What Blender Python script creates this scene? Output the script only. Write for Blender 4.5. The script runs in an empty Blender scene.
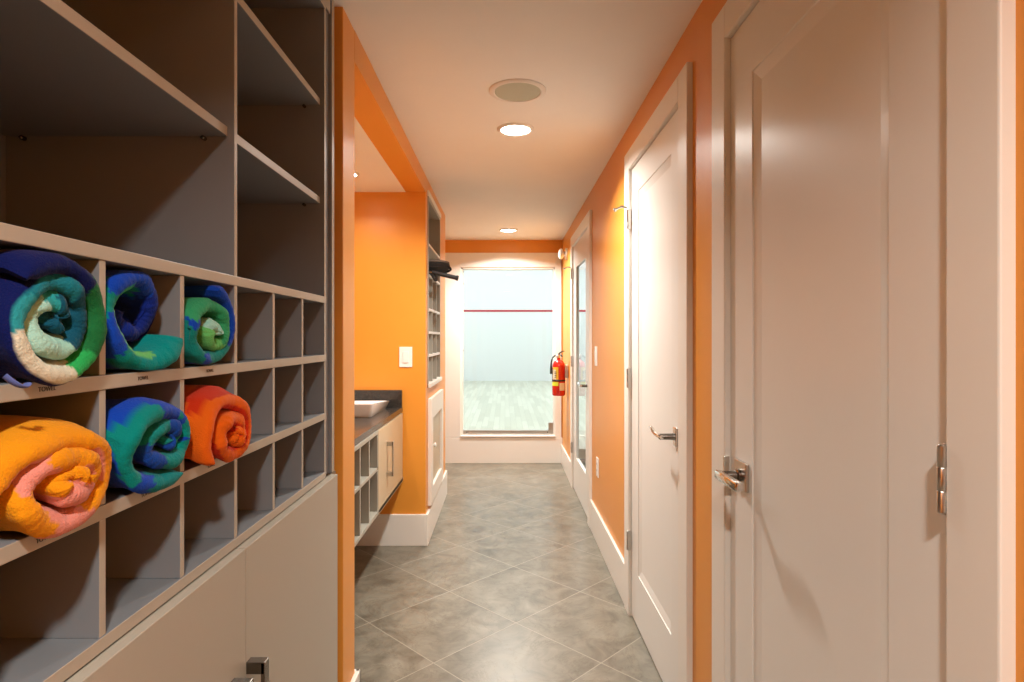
import bpy, bmesh, math, random
from mathutils import Vector, Matrix

random.seed(7)
S = bpy.context.scene
COL = S.collection

# ------------------------------------------------------------------ camera, world, exposure
H = 1.254                       # eye height
cam_data = bpy.data.cameras.new('camera')
cam = bpy.data.objects.new('camera', cam_data)
COL.objects.link(cam)
cam.location = (0, 0, H)
cam.rotation_euler = (math.pi / 2, 0, 0)
cam_data.sensor_width = 36.0
cam_data.lens = 595 / 1024 * 36
cam_data.shift_x = 7 / 1024
cam_data.shift_y = -3 / 1024
cam_data.clip_start = 0.02
S.camera = cam

world = bpy.data.worlds.new('world')
S.world = world
world.use_nodes = True
world.node_tree.nodes['Background'].inputs[0].default_value = (0.9, 0.92, 1.0, 1)
world.node_tree.nodes['Background'].inputs[1].default_value = 0.05

S.view_settings.view_transform = 'Standard'
S.view_settings.look = 'None'
S.view_settings.gamma = 1.0
S.view_settings.use_curve_mapping = False
S.view_settings.exposure = 0.70

WARM = (1.0, 0.985, 0.92)
HALL_W = 20.0
NEAR_W = 21.0
FAR_W = 28.0
NICHE_W = 2.2
COURT_W = 80.0
Z_CEIL = 2.237
Z_NICHE = 2.137
HALL_LIGHTS = [(0.05, -0.4), (0.05, 2.80), (0.03, 5.416)]
NICHE_LIGHTS = [(-0.845, 3.195), (-0.845, 2.30)]  # second lamp is unseen, added to brighten the niche


def area(name, loc, size, watt, col, spread=150, shape='DISK', size_y=None):
    d = bpy.data.lights.new(name, 'AREA')
    d.shape = shape
    d.size = size
    if size_y:
        d.size_y = size_y
    d.energy = watt
    d.color = col
    d.spread = math.radians(spread)
    o = bpy.data.objects.new(name, d)
    COL.objects.link(o)
    o.location = loc
    return o


for (lx, ly) in [(-1.5, 8.6), (1.5, 8.6), (-1.5, 13.0), (1.5, 13.0)]:
    area('court_lamp', (lx, ly, 4.30), 1.2, COURT_W / 4, (0.94, 0.98, 1.0), 180, 'SQUARE')


# ------------------------------------------------------------------ materials
def srgb(r, g, b):
    f = lambda c: (c / 255 / 12.92) if c / 255 <= 0.04045 else ((c / 255 + 0.055) / 1.055) ** 2.4
    return (f(r), f(g), f(b))


def new_mat(name):
    m = bpy.data.materials.new(name)
    m.use_nodes = True
    nt = m.node_tree
    b = nt.nodes['Principled BSDF']
    return m, nt, b


def plain(name, col, rough=0.5, metal=0.0, var=0.04, scale=6.0, bump=0.0, bscale=200.0, spec=0.5, coat=0.0, sheen=0.0):
    """Principled with a slight procedural mottling and optional fine bump."""
    m, nt, b = new_mat(name)
    N, L = nt.nodes, nt.links
    tc = N.new('ShaderNodeTexCoord')
    nz = N.new('ShaderNodeTexNoise')
    nz.inputs['Scale'].default_value = scale
    nz.inputs['Detail'].default_value = 3
    L.new(tc.outputs['Object'], nz.inputs['Vector'])
    mx = N.new('ShaderNodeMix')
    mx.data_type = 'RGBA'
    mx.inputs[6].default_value = (*[c * (1 - var) for c in col], 1)
    mx.inputs[7].default_value = (*[min(1, c * (1 + var)) for c in col], 1)
    L.new(nz.outputs['Fac'], mx.inputs[0])
    L.new(mx.outputs[2], b.inputs['Base Color'])
    b.inputs['Roughness'].default_value = rough
    b.inputs['Metallic'].default_value = metal
    b.inputs['Specular IOR Level'].default_value = spec
    b.inputs['Coat Weight'].default_value = coat
    b.inputs['Sheen Weight'].default_value = sheen
    if bump > 0:
        n2 = N.new('ShaderNodeTexNoise')
        n2.inputs['Scale'].default_value = bscale
        n2.inputs['Detail'].default_value = 2
        L.new(tc.outputs['Object'], n2.inputs['Vector'])
        bp = N.new('ShaderNodeBump')
        bp.inputs['Strength'].default_value = bump
        bp.inputs['Distance'].default_value = 0.002
        L.new(n2.outputs['Fac'], bp.inputs['Height'])
        L.new(bp.outputs['Normal'], b.inputs['Normal'])
    return m


def emissive(name, col, strength):
    m, nt, b = new_mat(name)
    b.inputs['Base Color'].default_value = (0.9, 0.9, 0.9, 1)
    b.inputs['Emission Color'].default_value = (*col, 1)
    b.inputs['Emission Strength'].default_value = strength
    return m


M = {}
M['orange'] = plain('orange_paint', (0.74, 0.292, 0.036), 0.38, bump=0.12, bscale=140, var=0.02)
M['ceiling'] = plain('ceiling_paint', (0.86, 0.85, 0.81), 0.7, bump=0.05, bscale=120, var=0.02)
M['white'] = plain('white_gloss_paint', (0.78, 0.76, 0.72), 0.30, bump=0.06, bscale=60, var=0.015, spec=0.45)
M['trim'] = plain('white_trim_paint', (0.80, 0.76, 0.70), 0.35, var=0.015)
M['laminate'] = plain('grey_laminate', (0.20, 0.208, 0.222), 0.45, var=0.03, scale=3, bump=0.03)
M['edge'] = plain('beige_edge_band', (0.40, 0.36, 0.295), 0.40, var=0.03, scale=3, bump=0.03)
M['vanity'] = plain('vanity_laminate', (0.34, 0.32, 0.27), 0.4, var=0.03, scale=3)
M['vanity_door'] = plain('vanity_door_laminate', (0.52, 0.425, 0.285), 0.35, var=0.03, scale=3)
M['chrome'] = plain('chrome', (0.72, 0.71, 0.69), 0.12, 1.0, var=0.01)
M['steel'] = plain('brushed_steel', (0.55, 0.53, 0.50), 0.28, 1.0, var=0.04, scale=40)
M['dark_steel'] = plain('dark_nickel', (0.20, 0.18, 0.16), 0.25, 1.0, var=0.04)
M['black'] = plain('black_cloth', (0.012, 0.011, 0.011), 0.75, var=0.3, scale=40, bump=0.4, bscale=300)
M['black_rubber'] = plain('black_rubber', (0.015, 0.015, 0.015), 0.5, var=0.1)
M['grey_cloth'] = plain('grey_cloth', (0.16, 0.13, 0.11), 0.8, var=0.2, scale=60, bump=0.4, bscale=300)
M['sink'] = plain('white_ceramic', (0.82, 0.82, 0.80), 0.12, var=0.01, coat=0.3)
M['plate'] = plain('white_plastic', (0.82, 0.80, 0.76), 0.3, var=0.01)
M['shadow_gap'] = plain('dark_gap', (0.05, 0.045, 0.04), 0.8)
M['red'] = plain('red_enamel', (0.62, 0.018, 0.012), 0.22, var=0.05, coat=0.4)
M['yellow_label'] = plain('yellow_label', (0.80, 0.55, 0.05), 0.5)
M['lime_label'] = plain('lime_label', (0.75, 0.80, 0.05), 0.5)
M['cream_label'] = plain('cream_label', (0.80, 0.72, 0.55), 0.5)
M['ink'] = plain('dark_ink', (0.03, 0.02, 0.015), 0.6)
M['grille'] = plain('speaker_grille', (0.50, 0.53, 0.43), 0.75, var=0.10, scale=260, bump=0.5, bscale=500)
M['lens'] = emissive('lamp_lens', (1.0, 0.93, 0.82), 14.0)
M['court_lens'] = emissive('court_lamp_lens', (0.94, 0.98, 1.0), 6.0)
M['court_white'] = plain('court_plaster', (0.80, 0.83, 0.84), 0.5, var=0.01)
M['court_red'] = plain('court_red_paint', (0.50, 0.03, 0.05), 0.5)

# granite countertop
m, nt, b = new_mat('dark_granite')
N, L = nt.nodes, nt.links
tc = N.new('ShaderNodeTexCoord')
v = N.new('ShaderNodeTexVoronoi'); v.inputs['Scale'].default_value = 260
L.new(tc.outputs['Object'], v.inputs['Vector'])
r = N.new('ShaderNodeValToRGB')
r.color_ramp.elements[0].color = (0.008, 0.008, 0.008, 1)
r.color_ramp.elements[1].color = (0.06, 0.056, 0.05, 1)
L.new(v.outputs['Color'], r.inputs['Fac'])
L.new(r.outputs['Color'], b.inputs['Base Color'])
b.inputs['Roughness'].default_value = 0.22
M['granite'] = m

# diagonal floor tile
TILE = 0.4572
m, nt, b = new_mat('floor_tile')
N, L = nt.nodes, nt.links


def math_node(op, a, bval=None, c=None):
    n = N.new('ShaderNodeMath'); n.operation = op
    for i, val in enumerate((a, bval, c)):
        if val is None:
            continue
        if isinstance(val, (int, float)):
            n.inputs[i].default_value = val
        else:
            L.new(val, n.inputs[i])
    return n.outputs[0]


tc = N.new('ShaderNodeTexCoord')
sp = N.new('ShaderNodeSeparateXYZ')
L.new(tc.outputs['Object'], sp.inputs[0])
k = math.sqrt(0.5) / TILE
dx = math_node('SUBTRACT', sp.outputs['X'], 0.048)
dy = math_node('SUBTRACT', sp.outputs['Y'], 2.620)
u = math_node('MULTIPLY', math_node('ADD', dx, dy), k)
w = math_node('MULTIPLY', math_node('SUBTRACT', dx, dy), k)
du = math_node('ABSOLUTE', math_node('SUBTRACT', u, math_node('ROUND', u)))
dw = math_node('ABSOLUTE', math_node('SUBTRACT', w, math_node('ROUND', w)))
dmin = math_node('MINIMUM', du, dw)
gr = N.new('ShaderNodeMapRange')
gr.inputs['From Min'].default_value = 0.0032
gr.inputs['From Max'].default_value = 0.0056
gr.inputs['To Min'].default_value = 1
gr.inputs['To Max'].default_value = 0
L.new(dmin, gr.inputs['Value'])
cv = N.new('ShaderNodeCombineXYZ')
L.new(math_node('FLOOR', u), cv.inputs[0]); L.new(math_node('FLOOR', w), cv.inputs[1])
wn = N.new('ShaderNodeTexWhiteNoise'); wn.noise_dimensions = '2D'
L.new(cv.outputs[0], wn.inputs['Vector'])
# offset noise per tile so the clouding breaks at each joint
vm = N.new('ShaderNodeVectorMath'); vm.operation = 'MULTIPLY_ADD'
vm.inputs[1].default_value = (9, 9, 9)
L.new(wn.outputs['Color'], vm.inputs[0]); L.new(tc.outputs['Object'], vm.inputs[2])
n1 = N.new('ShaderNodeTexNoise'); n1.inputs['Scale'].default_value = 8.0; n1.inputs['Detail'].default_value = 7
n1.inputs['Roughness'].default_value = 0.62; n1.inputs['Distortion'].default_value = 0.7
L.new(vm.outputs[0], n1.inputs['Vector'])
rp = N.new('ShaderNodeValToRGB')
rp.color_ramp.elements[0].position = 0.24; rp.color_ramp.elements[0].color = (0.085, 0.072, 0.052, 1)
rp.color_ramp.elements[1].position = 0.76; rp.color_ramp.elements[1].color = (0.262, 0.236, 0.182, 1)
e = rp.color_ramp.elements.new(0.48); e.color = (0.168, 0.149, 0.112, 1)
L.new(n1.outputs['Fac'], rp.inputs['Fac'])
n3 = N.new('ShaderNodeTexNoise'); n3.inputs['Scale'].default_value = 3.0; n3.inputs['Detail'].default_value = 9
n3.inputs['Roughness'].default_value = 0.7; n3.inputs['Distortion'].default_value = 2.0
L.new(vm.outputs[0], n3.inputs['Vector'])
vein = N.new('ShaderNodeValToRGB')
vein.color_ramp.elements[0].position = 0.485; vein.color_ramp.elements[0].color = (1, 1, 1, 1)
vein.color_ramp.elements[1].position = 0.515; vein.color_ramp.elements[1].color = (1, 1, 1, 1)
e = vein.color_ramp.elements.new(0.50); e.color = (0.70, 0.66, 0.60, 1)
L.new(n3.outputs['Fac'], vein.inputs['Fac'])
mv = N.new('ShaderNodeMix'); mv.data_type = 'RGBA'; mv.blend_type = 'MULTIPLY'; mv.inputs[0].default_value = 0.8
L.new(rp.outputs['Color'], mv.inputs[6]); L.new(vein.outputs['Color'], mv.inputs[7])
mt = N.new('ShaderNodeMix'); mt.data_type = 'RGBA'
L.new(gr.outputs[0], mt.inputs[0])
L.new(mv.outputs[2], mt.inputs[6])
mt.inputs[7].default_value = (0.30, 0.268, 0.21, 1)
L.new(mt.outputs[2], b.inputs['Base Color'])
rr = N.new('ShaderNodeMapRange')
rr.inputs['To Min'].default_value = 0.22; rr.inputs['To Max'].default_value = 0.42
L.new(n1.outputs['Fac'], rr.inputs['Value'])
L.new(rr.outputs[0], b.inputs['Roughness'])
bp = N.new('ShaderNodeBump'); bp.inputs['Strength'].default_value = 0.25; bp.inputs['Distance'].default_value = 0.003
hh = math_node('SUBTRACT', math_node('MULTIPLY', n1.outputs['Fac'], 0.5), gr.outputs[0])
L.new(hh, bp.inputs['Height']); L.new(bp.outputs['Normal'], b.inputs['Normal'])
M['tile'] = m

# pale maple strip floor of the court
m, nt, b = new_mat('court_maple')
N, L = nt.nodes, nt.links
tc = N.new('ShaderNodeTexCoord')
mp = N.new('ShaderNodeMapping'); mp.inputs['Rotation'].default_value = (0, 0, math.pi / 2)
L.new(tc.outputs['Object'], mp.inputs['Vector'])
bk = N.new('ShaderNodeTexBrick')
bk.inputs['Color1'].default_value = (0.50, 0.50, 0.40, 1)
bk.inputs['Color2'].default_value = (0.64, 0.64, 0.53, 1)
bk.inputs['Mortar'].default_value = (0.42, 0.41, 0.34, 1)
bk.inputs['Scale'].default_value = 1.0
bk.inputs['Brick Width'].default_value = 0.9
bk.inputs['Row Height'].default_value = 0.075
bk.inputs['Mortar Size'].default_value = 0.002
L.new(mp.outputs[0], bk.inputs['Vector'])
L.new(bk.outputs['Color'], b.inputs['Base Color'])
b.inputs['Roughness'].default_value = 0.35
M['court_floor'] = m

# clear pane: mostly transmits, mirrors at grazing angles
m, nt, b = new_mat('clear_glass')
N, L = nt.nodes, nt.links
N.remove(b)
tr = N.new('ShaderNodeBsdfTransparent'); tr.inputs[0].default_value = (0.96, 0.985, 0.975, 1)
gl = N.new('ShaderNodeBsdfGlossy'); gl.inputs['Roughness'].default_value = 0.01
fr = N.new('ShaderNodeFresnel'); fr.inputs['IOR'].default_value = 1.5
mx = N.new('ShaderNodeMixShader')
ge = N.new('ShaderNodeNewGeometry')
iv = N.new('ShaderNodeMath'); iv.operation = 'SUBTRACT'; iv.inputs[0].default_value = 1
L.new(ge.outputs['Backfacing'], iv.inputs[1])
fm = N.new('ShaderNodeMath'); fm.operation = 'MULTIPLY'
L.new(fr.outputs[0], fm.inputs[0]); L.new(iv.outputs[0], fm.inputs[1])
L.new(fm.outputs[0], mx.inputs[0]); L.new(tr.outputs[0], mx.inputs[1]); L.new(gl.outputs[0], mx.inputs[2])
L.new(mx.outputs[0], N['Material Output'].inputs['Surface'])
M['glass'] = m

M['door_glass'] = m.copy()
for n_ in M['door_glass'].node_tree.nodes:
    if n_.type == 'FRESNEL':
        n_.inputs['IOR'].default_value = 1.12

# towelling with a woven colour pattern carried by the mesh
m, nt, b = new_mat('terry_towelling')
N, L = nt.nodes, nt.links
at = N.new('ShaderNodeAttribute'); at.attribute_name = 'pattern'
tc = N.new('ShaderNodeTexCoord')
nz = N.new('ShaderNodeTexNoise'); nz.inputs['Scale'].default_value = 420; nz.inputs['Detail'].default_value = 3
L.new(tc.outputs['Object'], nz.inputs['Vector'])
nl = N.new('ShaderNodeTexNoise'); nl.inputs['Scale'].default_value = 60; nl.inputs['Detail'].default_value = 3
L.new(tc.outputs['Object'], nl.inputs['Vector'])
hm = N.new('ShaderNodeMath'); hm.operation = 'MULTIPLY_ADD'; hm.inputs[1].default_value = 0.8
L.new(nl.outputs['Fac'], hm.inputs[0]); L.new(nz.outputs['Fac'], hm.inputs[2])
bp = N.new('ShaderNodeBump'); bp.inputs['Strength'].default_value = 0.5; bp.inputs['Distance'].default_value = 0.003
L.new(hm.outputs[0], bp.inputs['Height'])
L.new(at.outputs['Color'], b.inputs['Base Color'])
L.new(bp.outputs['Normal'], b.inputs['Normal'])
b.inputs['Roughness'].default_value = 0.9
b.inputs['Specular IOR Level'].default_value = 0.15
b.inputs['Sheen Weight'].default_value = 0.08
b.inputs['Sheen Roughness'].default_value = 0.4
M['towel'] = m


# ------------------------------------------------------------------ mesh helpers
def box(bm, x0, x1, y0, y1, z0, z1, bev=0.0):
    vs = [bm.verts.new((x, y, z)) for x in (x0, x1) for y in (y0, y1) for z in (z0, z1)]
    idx = [(0, 1, 3, 2), (4, 6, 7, 5), (0, 4, 5, 1), (2, 3, 7, 6), (0, 2, 6, 4), (1, 5, 7, 3)]
    fs = [bm.faces.new([vs[i] for i in f]) for f in idx]
    if bev > 0:
        es = list({e for f in fs for e in f.edges})
        bmesh.ops.bevel(bm, geom=es, offset=bev, segments=2, profile=0.5, affect='EDGES')


def frame_of(axis):
    a = Vector(axis).normalized()
    t = Vector((0, 0, 1)) if abs(a.z) < 0.9 else Vector((0, 1, 0))
    p = a.cross(t).normalized()
    return a, p, a.cross(p).normalized()


def lathe(bm, origin, axis, prof, seg=32):
    """prof: list of (radius, distance along axis); closed at both ends."""
    a, p, q = frame_of(axis)
    o = Vector(origin)
    rings = []
    for (rad, d) in prof:
        rings.append([bm.verts.new(o + a * d + (p * math.cos(2 * math.pi * i / seg) + q * math.sin(2 * math.pi * i / seg)) * max(rad, 1e-5)) for i in range(seg)])
    for r0, r1 in zip(rings, rings[1:]):
        for i in range(seg):
            j = (i + 1) % seg
            bm.faces.new((r0[i], r0[j], r1[j], r1[i]))
    bm.faces.new(rings[0][::-1])
    bm.faces.new(rings[-1])


def tube(bm, pts, rad, seg=12, squash=(1, 1), up=None):
    pts = [Vector(p) for p in pts]
    n = len(pts)
    rings = []
    for i, p in enumerate(pts):
        d = (pts[min(i + 1, n - 1)] - pts[max(i - 1, 0)]).normalized()
        t = Vector(up) if up else (Vector((0, 0, 1)) if abs(d.z) < 0.9 else Vector((0, 1, 0)))
        a = d.cross(t).normalized()
        c = a.cross(d).normalized()
        rr_ = rad[i] if isinstance(rad, (list, tuple)) else rad
        rings.append([bm.verts.new(p + (a * math.cos(2 * math.pi * s / seg) * squash[0] + c * math.sin(2 * math.pi * s / seg) * squash[1]) * rr_) for s in range(seg)])
    for r0, r1 in zip(rings, rings[1:]):
        for i in range(seg):
            j = (i + 1) % seg
            bm.faces.new((r0[i], r0[j], r1[j], r1[i]))
    bm.faces.new(rings[0][::-1])
    bm.faces.new(rings[-1])


def arc(p0, p1, p2, n=10):
    """quadratic curve through control points"""
    p0, p1, p2 = Vector(p0), Vector(p1), Vector(p2)
    return [p0 * (1 - t) ** 2 + p1 * 2 * t * (1 - t) + p2 * t * t for t in [i / n for i in range(n + 1)]]


def obj(name, bm, mat, parent=None, smooth=False, label=None):
    bmesh.ops.recalc_face_normals(bm, faces=bm.faces[:])
    me = bpy.data.meshes.new(name)
    bm.to_mesh(me)
    bm.free()
    me.materials.append(mat)
    if smooth:
        me.polygons.foreach_set('use_smooth', [True] * len(me.polygons))
        me.set_sharp_from_angle(angle=math.radians(38))
    o = bpy.data.objects.new(name, me)
    COL.objects.link(o)
    if parent:
        o.parent = parent
        o.matrix_parent_inverse = parent.matrix_world.inverted() if False else Matrix.Translation(-parent.location)
    if label:
        o['label'] = label
    return o


def boxo(name, mat, dims, parent=None, bev=0.0, label=None):
    bm = bmesh.new()
    for d in (dims if isinstance(dims[0], (tuple, list)) else [dims]):
        box(bm, *d, bev)
    return obj(name, bm, mat, parent, label=label)


def thing(name, label, cat, loc=(0, 0, 0), group=None, kind=None):
    o = bpy.data.objects.new(name, None)
    COL.objects.link(o)
    o.empty_display_size = 0.05
    o.location = loc
    o['label'] = label
    o['category'] = cat
    if group:
        o['group'] = group
    if kind:
        o['kind'] = kind
    return o


def tag(o, label, cat, group=None, kind=None):
    o['label'] = label
    o['category'] = cat
    if group:
        o['group'] = group
    if kind:
        o['kind'] = kind
    return o


def struct(name, mat, dims, label, cat, bev=0.0):
    return tag(boxo(name, mat, dims, None, bev), label, cat, kind='structure')


def text_part(name, body, size, matrix, mat, parent):
    cu = bpy.data.curves.new(name, 'FONT')
    cu.body = body
    cu.size = size
    cu.align_x = 'CENTER'
    cu.align_y = 'CENTER'
    cu.extrude = 0.0002
    tmp = bpy.data.objects.new(name + '_curve', cu)
    COL.objects.link(tmp)
    bpy.context.view_layer.update()
    me = bpy.data.meshes.new_from_object(tmp)
    bpy.data.objects.remove(tmp)
    bpy.data.curves.remove(cu)
    me.transform(matrix)
    me.name = name
    me.materials.clear()
    me.materials.append(mat)
    o = bpy.data.objects.new(name, me)
    COL.objects.link(o)
    if parent:
        o.parent = parent
        o.matrix_parent_inverse = Matrix.Translation(-parent.location)
    return o


# ------------------------------------------------------------------ setting
XR = 0.575            # right wall
XL = -0.48            # left wall line
YF = 5.97             # far wall
YB = -3.2             # wall behind the camera

struct('floor', M['tile'], (-2.0, 0.75, YB - .1, YF + .12, -0.10, 0.0), 'taupe stone-look floor tiles laid diagonally along the corridor', 'floor')
struct('ceiling', M['ceiling'], (-2.0, 0.75, YB - .1, YF + .12, Z_CEIL, Z_CEIL + 0.1), 'plain cream ceiling above the corridor', 'ceiling')

# right wall, pierced by three doors
DOORS = [(4.03, 4.97), (1.922, 2.684), (0.757, 1.508)]   # slab extents along Y: door 1 far, 2, 3 near
DT = 2.012                                                # opening height
segs = []
edges = [YB] + [v for d in sorted(DOORS) for v in (d[0] - .006, d[1] + .006)] + [YF + .12]
for a0, a1 in zip(edges[::2], edges[1::2]):
    segs.append((XR, XR + (.03 if a0 > 4.5 else .12), a0, a1, 0, Z_CEIL))
for d in DOORS:
    segs.append((XR, XR + .12, d[0] - .006, d[1] + .006, DT + .006, Z_CEIL))
struct('wall_right', M['orange'], segs, 'orange painted wall along the right with three doors', 'wall')

# left: wall behind the cabinets, pier, niche, header, partition, recess
struct('wall_left', M['orange'], [(-1.05, -.945, -.02, 1.763, 0, Z_CEIL), (-1.05, XL, YB, -.02, 0, Z_CEIL)], 'orange wall behind the built-in towel shelving', 'wall')
struct('wall_pier', M['orange'], (-1.3, XL, 1.763, 1.90, 0, Z_CEIL), 'narrow orange wall end between the towel shelving and the vanity niche', 'wall', 0.003)
struct('wall_niche', M['orange'], (-1.3, -1.2, 1.90, 3.60, 0, Z_CEIL), 'orange wall at the back of the vanity niche', 'wall')
struct('wall_header', M['orange'], (-.60, XL, 1.90, 3.60, Z_NICHE, Z_CEIL), 'orange bulkhead above the opening of the vanity niche', 'wall')
struct('ceiling_niche', M['ceiling'], (-1.2, -.60, 1.90, 3.60, Z_NICHE, Z_NICHE + .08), 'lowered cream ceiling over the vanity niche', 'ceiling')
PE = 4.78
CY0, CY1, CZ0, CZ1 = 3.685, 4.36, 0.945, 2.135
struct('wall_partition', M['orange'], [
    (-1.3, XL, 3.60, CY0, 0, Z_CEIL), (-1.3, XL, CY1, PE, 0, Z_CEIL),
    (-1.3, XL, CY0, CY1, 0, CZ0), (-1.3, XL, CY0, CY1, CZ1, Z_CEIL), (-1.3, -.80, CY0, CY1, CZ0, CZ1)],
    'orange partition with the light switch beyond the vanity niche', 'wall')
struct('wall_recess', M['orange'], [(-1.9, -1.8, PE - .3, YF, 0, Z_CEIL), (-1.9, -1.3, PE - .4, PE - .3, 0, Z_CEIL)], 'orange wall of the side recess at the far end', 'wall')
struct('wall_back', M['orange'], (-1.05, XR + .12, YB - .1, YB, 0, Z_CEIL), 'orange wall closing the near end of the corridor', 'wall')
# far wall with the big glazed opening
OX0, OX1, OZ0, OZ1 = -.445, .503, .262, 1.966
struct('wall_far', M['orange'], [
    (-1.9, OX0, YF, YF + .12, 0, Z_CEIL), (OX1, XR, YF, YF + .12, 0, Z_CEIL),
    (OX0, OX1, YF, YF + .12, 0, OZ0), (OX0, OX1, YF, YF + .12, OZ1, Z_CEIL)],
    'orange end wall around the glazed opening to the court', 'wall')

# baseboards
BH = 0.19


def baseboard(name, dims, label):
    bm = bmesh.new()
    for d in dims:
        box(bm, *d, 0.003)
    tag(obj(name, bm, M['trim']), label, 'baseboard', kind='structure')


baseboard('baseboard_right', [(XR - .015, XR, 2.787, 3.93, 0, BH)], 'tall white baseboard between the two farther right-hand doors')
baseboard('baseboard_right_end', [(XR - .015, XR, 5.07, YF - .02, 0, BH)], 'white baseboard under the fire extinguisher')
baseboard('baseboard_right_near', [(XR - .015, XR, 1.588, 1.82, 0, BH)], 'short white baseboard between the two nearer doors')
baseboard('baseboard_right_back', [(XR - .015, XR, YB, .665, 0, BH)], 'white baseboard right of the nearest door')
baseboard('baseboard_pier', [(XL, XL + .015, 1.763, 1.915, 0, BH), (-.62, XL + .015, 1.90, 1.915, 0, BH)], 'white baseboard wrapped around the orange wall end')
baseboard('baseboard_partition', [(-1.2, XL, 3.585, 3.60, 0, BH), (XL, XL + .015, 3.585, PE + .015, 0, BH), (-1.3, XL, PE, PE + .015, 0, BH)],
          'tall white baseboard around the orange partition')
baseboard('baseboard_far', [(-1.8, XR, YF - .02, YF, 0, OZ0 - .006)], 'high white baseboard under the glazed opening to the court')

# glazed opening to the court
win = thing('window_1', 'large clear glass opening onto the bright court at the corridor end', 'window', (0, YF, OZ0), kind='structure')
bm = bmesh.new()
box(bm, -.60, OX0 + .003, YF - .018, YF, OZ0 - .005, 2.107, .003)
box(bm, OX1 - .003, .565, YF - .018, YF, OZ0 - .005, 2.107, .003)
box(bm, OX0 + .003, OX1 - .003, YF - .018, YF, OZ1 - .003, 2.107, .003)
obj('casing', bm, M['trim'], win)
bm = bmesh.new()
box(bm, OX0, OX0 + .022, YF + .0, YF + .12, OZ0, OZ1)
box(bm, OX1 - .016, OX1, YF + .0, YF + .12, OZ0, OZ1)
box(bm, OX0, OX1, YF + .0, YF + .12, OZ1 - .02, OZ1)
obj('jamb', bm, M['trim'], win)
boxo('sill', M['trim'], (OX0, OX1, YF - .03, YF + .12, OZ0, OZ0 + .016), win, .003)
boxo('bottom_rail', M['steel'], (OX0 + .022, OX1 - .016, YF + .035, YF + .075, OZ0 + .016, OZ0 + .062), win, .003, label='brushed steel rail holding the glass')
boxo('pane', M['glass'], (OX0 + .022, OX1 - .016, YF + .05, YF + .062, OZ0 + .062, OZ1 - .02), win)
for xx in (OX0 + .06, OX1 - .075):
    bm = bmesh.new()
    lathe(bm, (xx, YF + .036, OZ0 + .042), (0, -1, 0), [(.008, 0), (.008, .004), (.005, .007)], 12)
    obj('rail_screw', bm, M['dark_steel'], win, True)
boxo('patch_fitting', M['steel'], (OX1 - .065, OX1 - .016, YF + .028, YF + .05, OZ0 + .062, OZ0 + .14), win, .003, label='brushed steel corner clamp on the glass')
for zz in (1.92, 1.80, 1.13):
    bm = bmesh.new()
    lathe(bm, (OX0 + .0221, YF + .025, zz), (1, 0, 0), [(.010, 0), (.010, .006), (.006, .010)], 12)
    obj('glass_stop', bm, M['steel'], win, True)

# the court beyond
CF = .119
struct('floor_court', M['court_floor'], (-3.3, 3.3, YF + .12, 15.75, CF - .1, CF), 'pale maple court floor behind the glass', 'floor')
wc = struct('wall_court', M['court_white'], (-3.3, 3.3, 15.72, 15.85, CF, 4.5), 'white court front wall with one red line', 'wall')
boxo('painted_line', M['court_red'], (-3.2, 3.2, 15.714, 15.7201, 1.945, 1.995), wc, label='red boundary line across the white wall')
struct('wall_court_side', M['court_white'], [(-3.3, -3.2, YF + .12, 15.72, CF, 4.5), (3.2, 3.3, YF + .12, 15.72, CF, 4.5),
       (-3.2, -1.9, YF + .02, YF + .12, CF, 4.5), (2.3, 3.2, YF + .02, YF + .12, CF, 4.5), (XR + .03, 2.3, YF + .02, YF + .12, 2.1, 4.5), (-1.9, XR + .03, YF + .02, YF + .119, Z_CEIL + .1, 4.5)],
       'white side walls of the court', 'wall')
struct('wall_side_room', M['court_white'], [(2.3, 2.4, 3.6, YF + .02, 0, 2.3), (XR + .12, 2.4, 3.5, 3.6, 0, 2.3)], 'white walls of the room behind the glazed door', 'wall')
struct('ceiling_side_room', M['court_white'], (XR + .12, 2.4, 3.5, YF + .02, 2.237, 2.3), 'white ceiling of the room behind the glazed door', 'ceiling')
struct('floor_side_room', M['tile'], (.75, 2.4, 3.5, YF + .12, -.1, 0), 'tiled floor of the room behind the glazed door', 'floor')
struct('ceiling_court', M['court_white'], (-3.3, 3.3, YF + .02, 15.85, 4.5, 4.6), 'white court ceiling', 'ceiling')
for i, (lx, ly) in enumerate([(-1.5, 8.6), (1.5, 8.6), (-1.5, 13.0), (1.5, 13.0)]):
    t = thing('ceiling_light', 'square court ceiling light panel', 'light', (lx, ly, 4.5), group='court ceiling lights', kind='structure')
    boxo('housing', M['trim'], (lx - .65, lx + .65, ly - .65, ly + .65, 4.40, 4.5), t)
    boxo('lens', M['court_lens'], (lx - .6, lx + .6, ly - .6, ly + .6, 4.32, 4.40), t)


# ------------------------------------------------------------------ doors on the right
XC = XR - .018        # casing face
XS = .572             # slab face


def panel_face(bm, x, y0, y1, z0, z1, py0, py1, pz0, pz1, prof, back):
    """slab with one recessed field; prof = [(inset, depth), ...]; returns inner rect"""
    def ring(a, xx):
        return [bm.verts.new((xx, yy, zz)) for yy, zz in ((py0 + a, pz0 + a), (py1 - a, pz0 + a), (py1 - a, pz1 - a), (py0 + a, pz1 - a))]
    out = [bm.verts.new((x, yy, zz)) for yy, zz in ((y0, z0), (y1, z0), (y1, z1), (y0, z1))]
    prev = out
    for (a, d) in prof:
        cur = ring(a, x + d)
        for i in range(4):
            j = (i + 1) % 4
            bm.faces.new((prev[i], prev[j], cur[j], cur[i]))
        prev = cur
    bk = [bm.verts.new((back, yy, zz)) for yy, zz in ((y0, z0), (y1, z0), (y1, z1), (y0, z1))]
    for i in range(4):
        j = (i + 1) % 4
        bm.faces.new((out[i], out[j], bk[j], bk[i]))
    bm.faces.new(bk)


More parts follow.
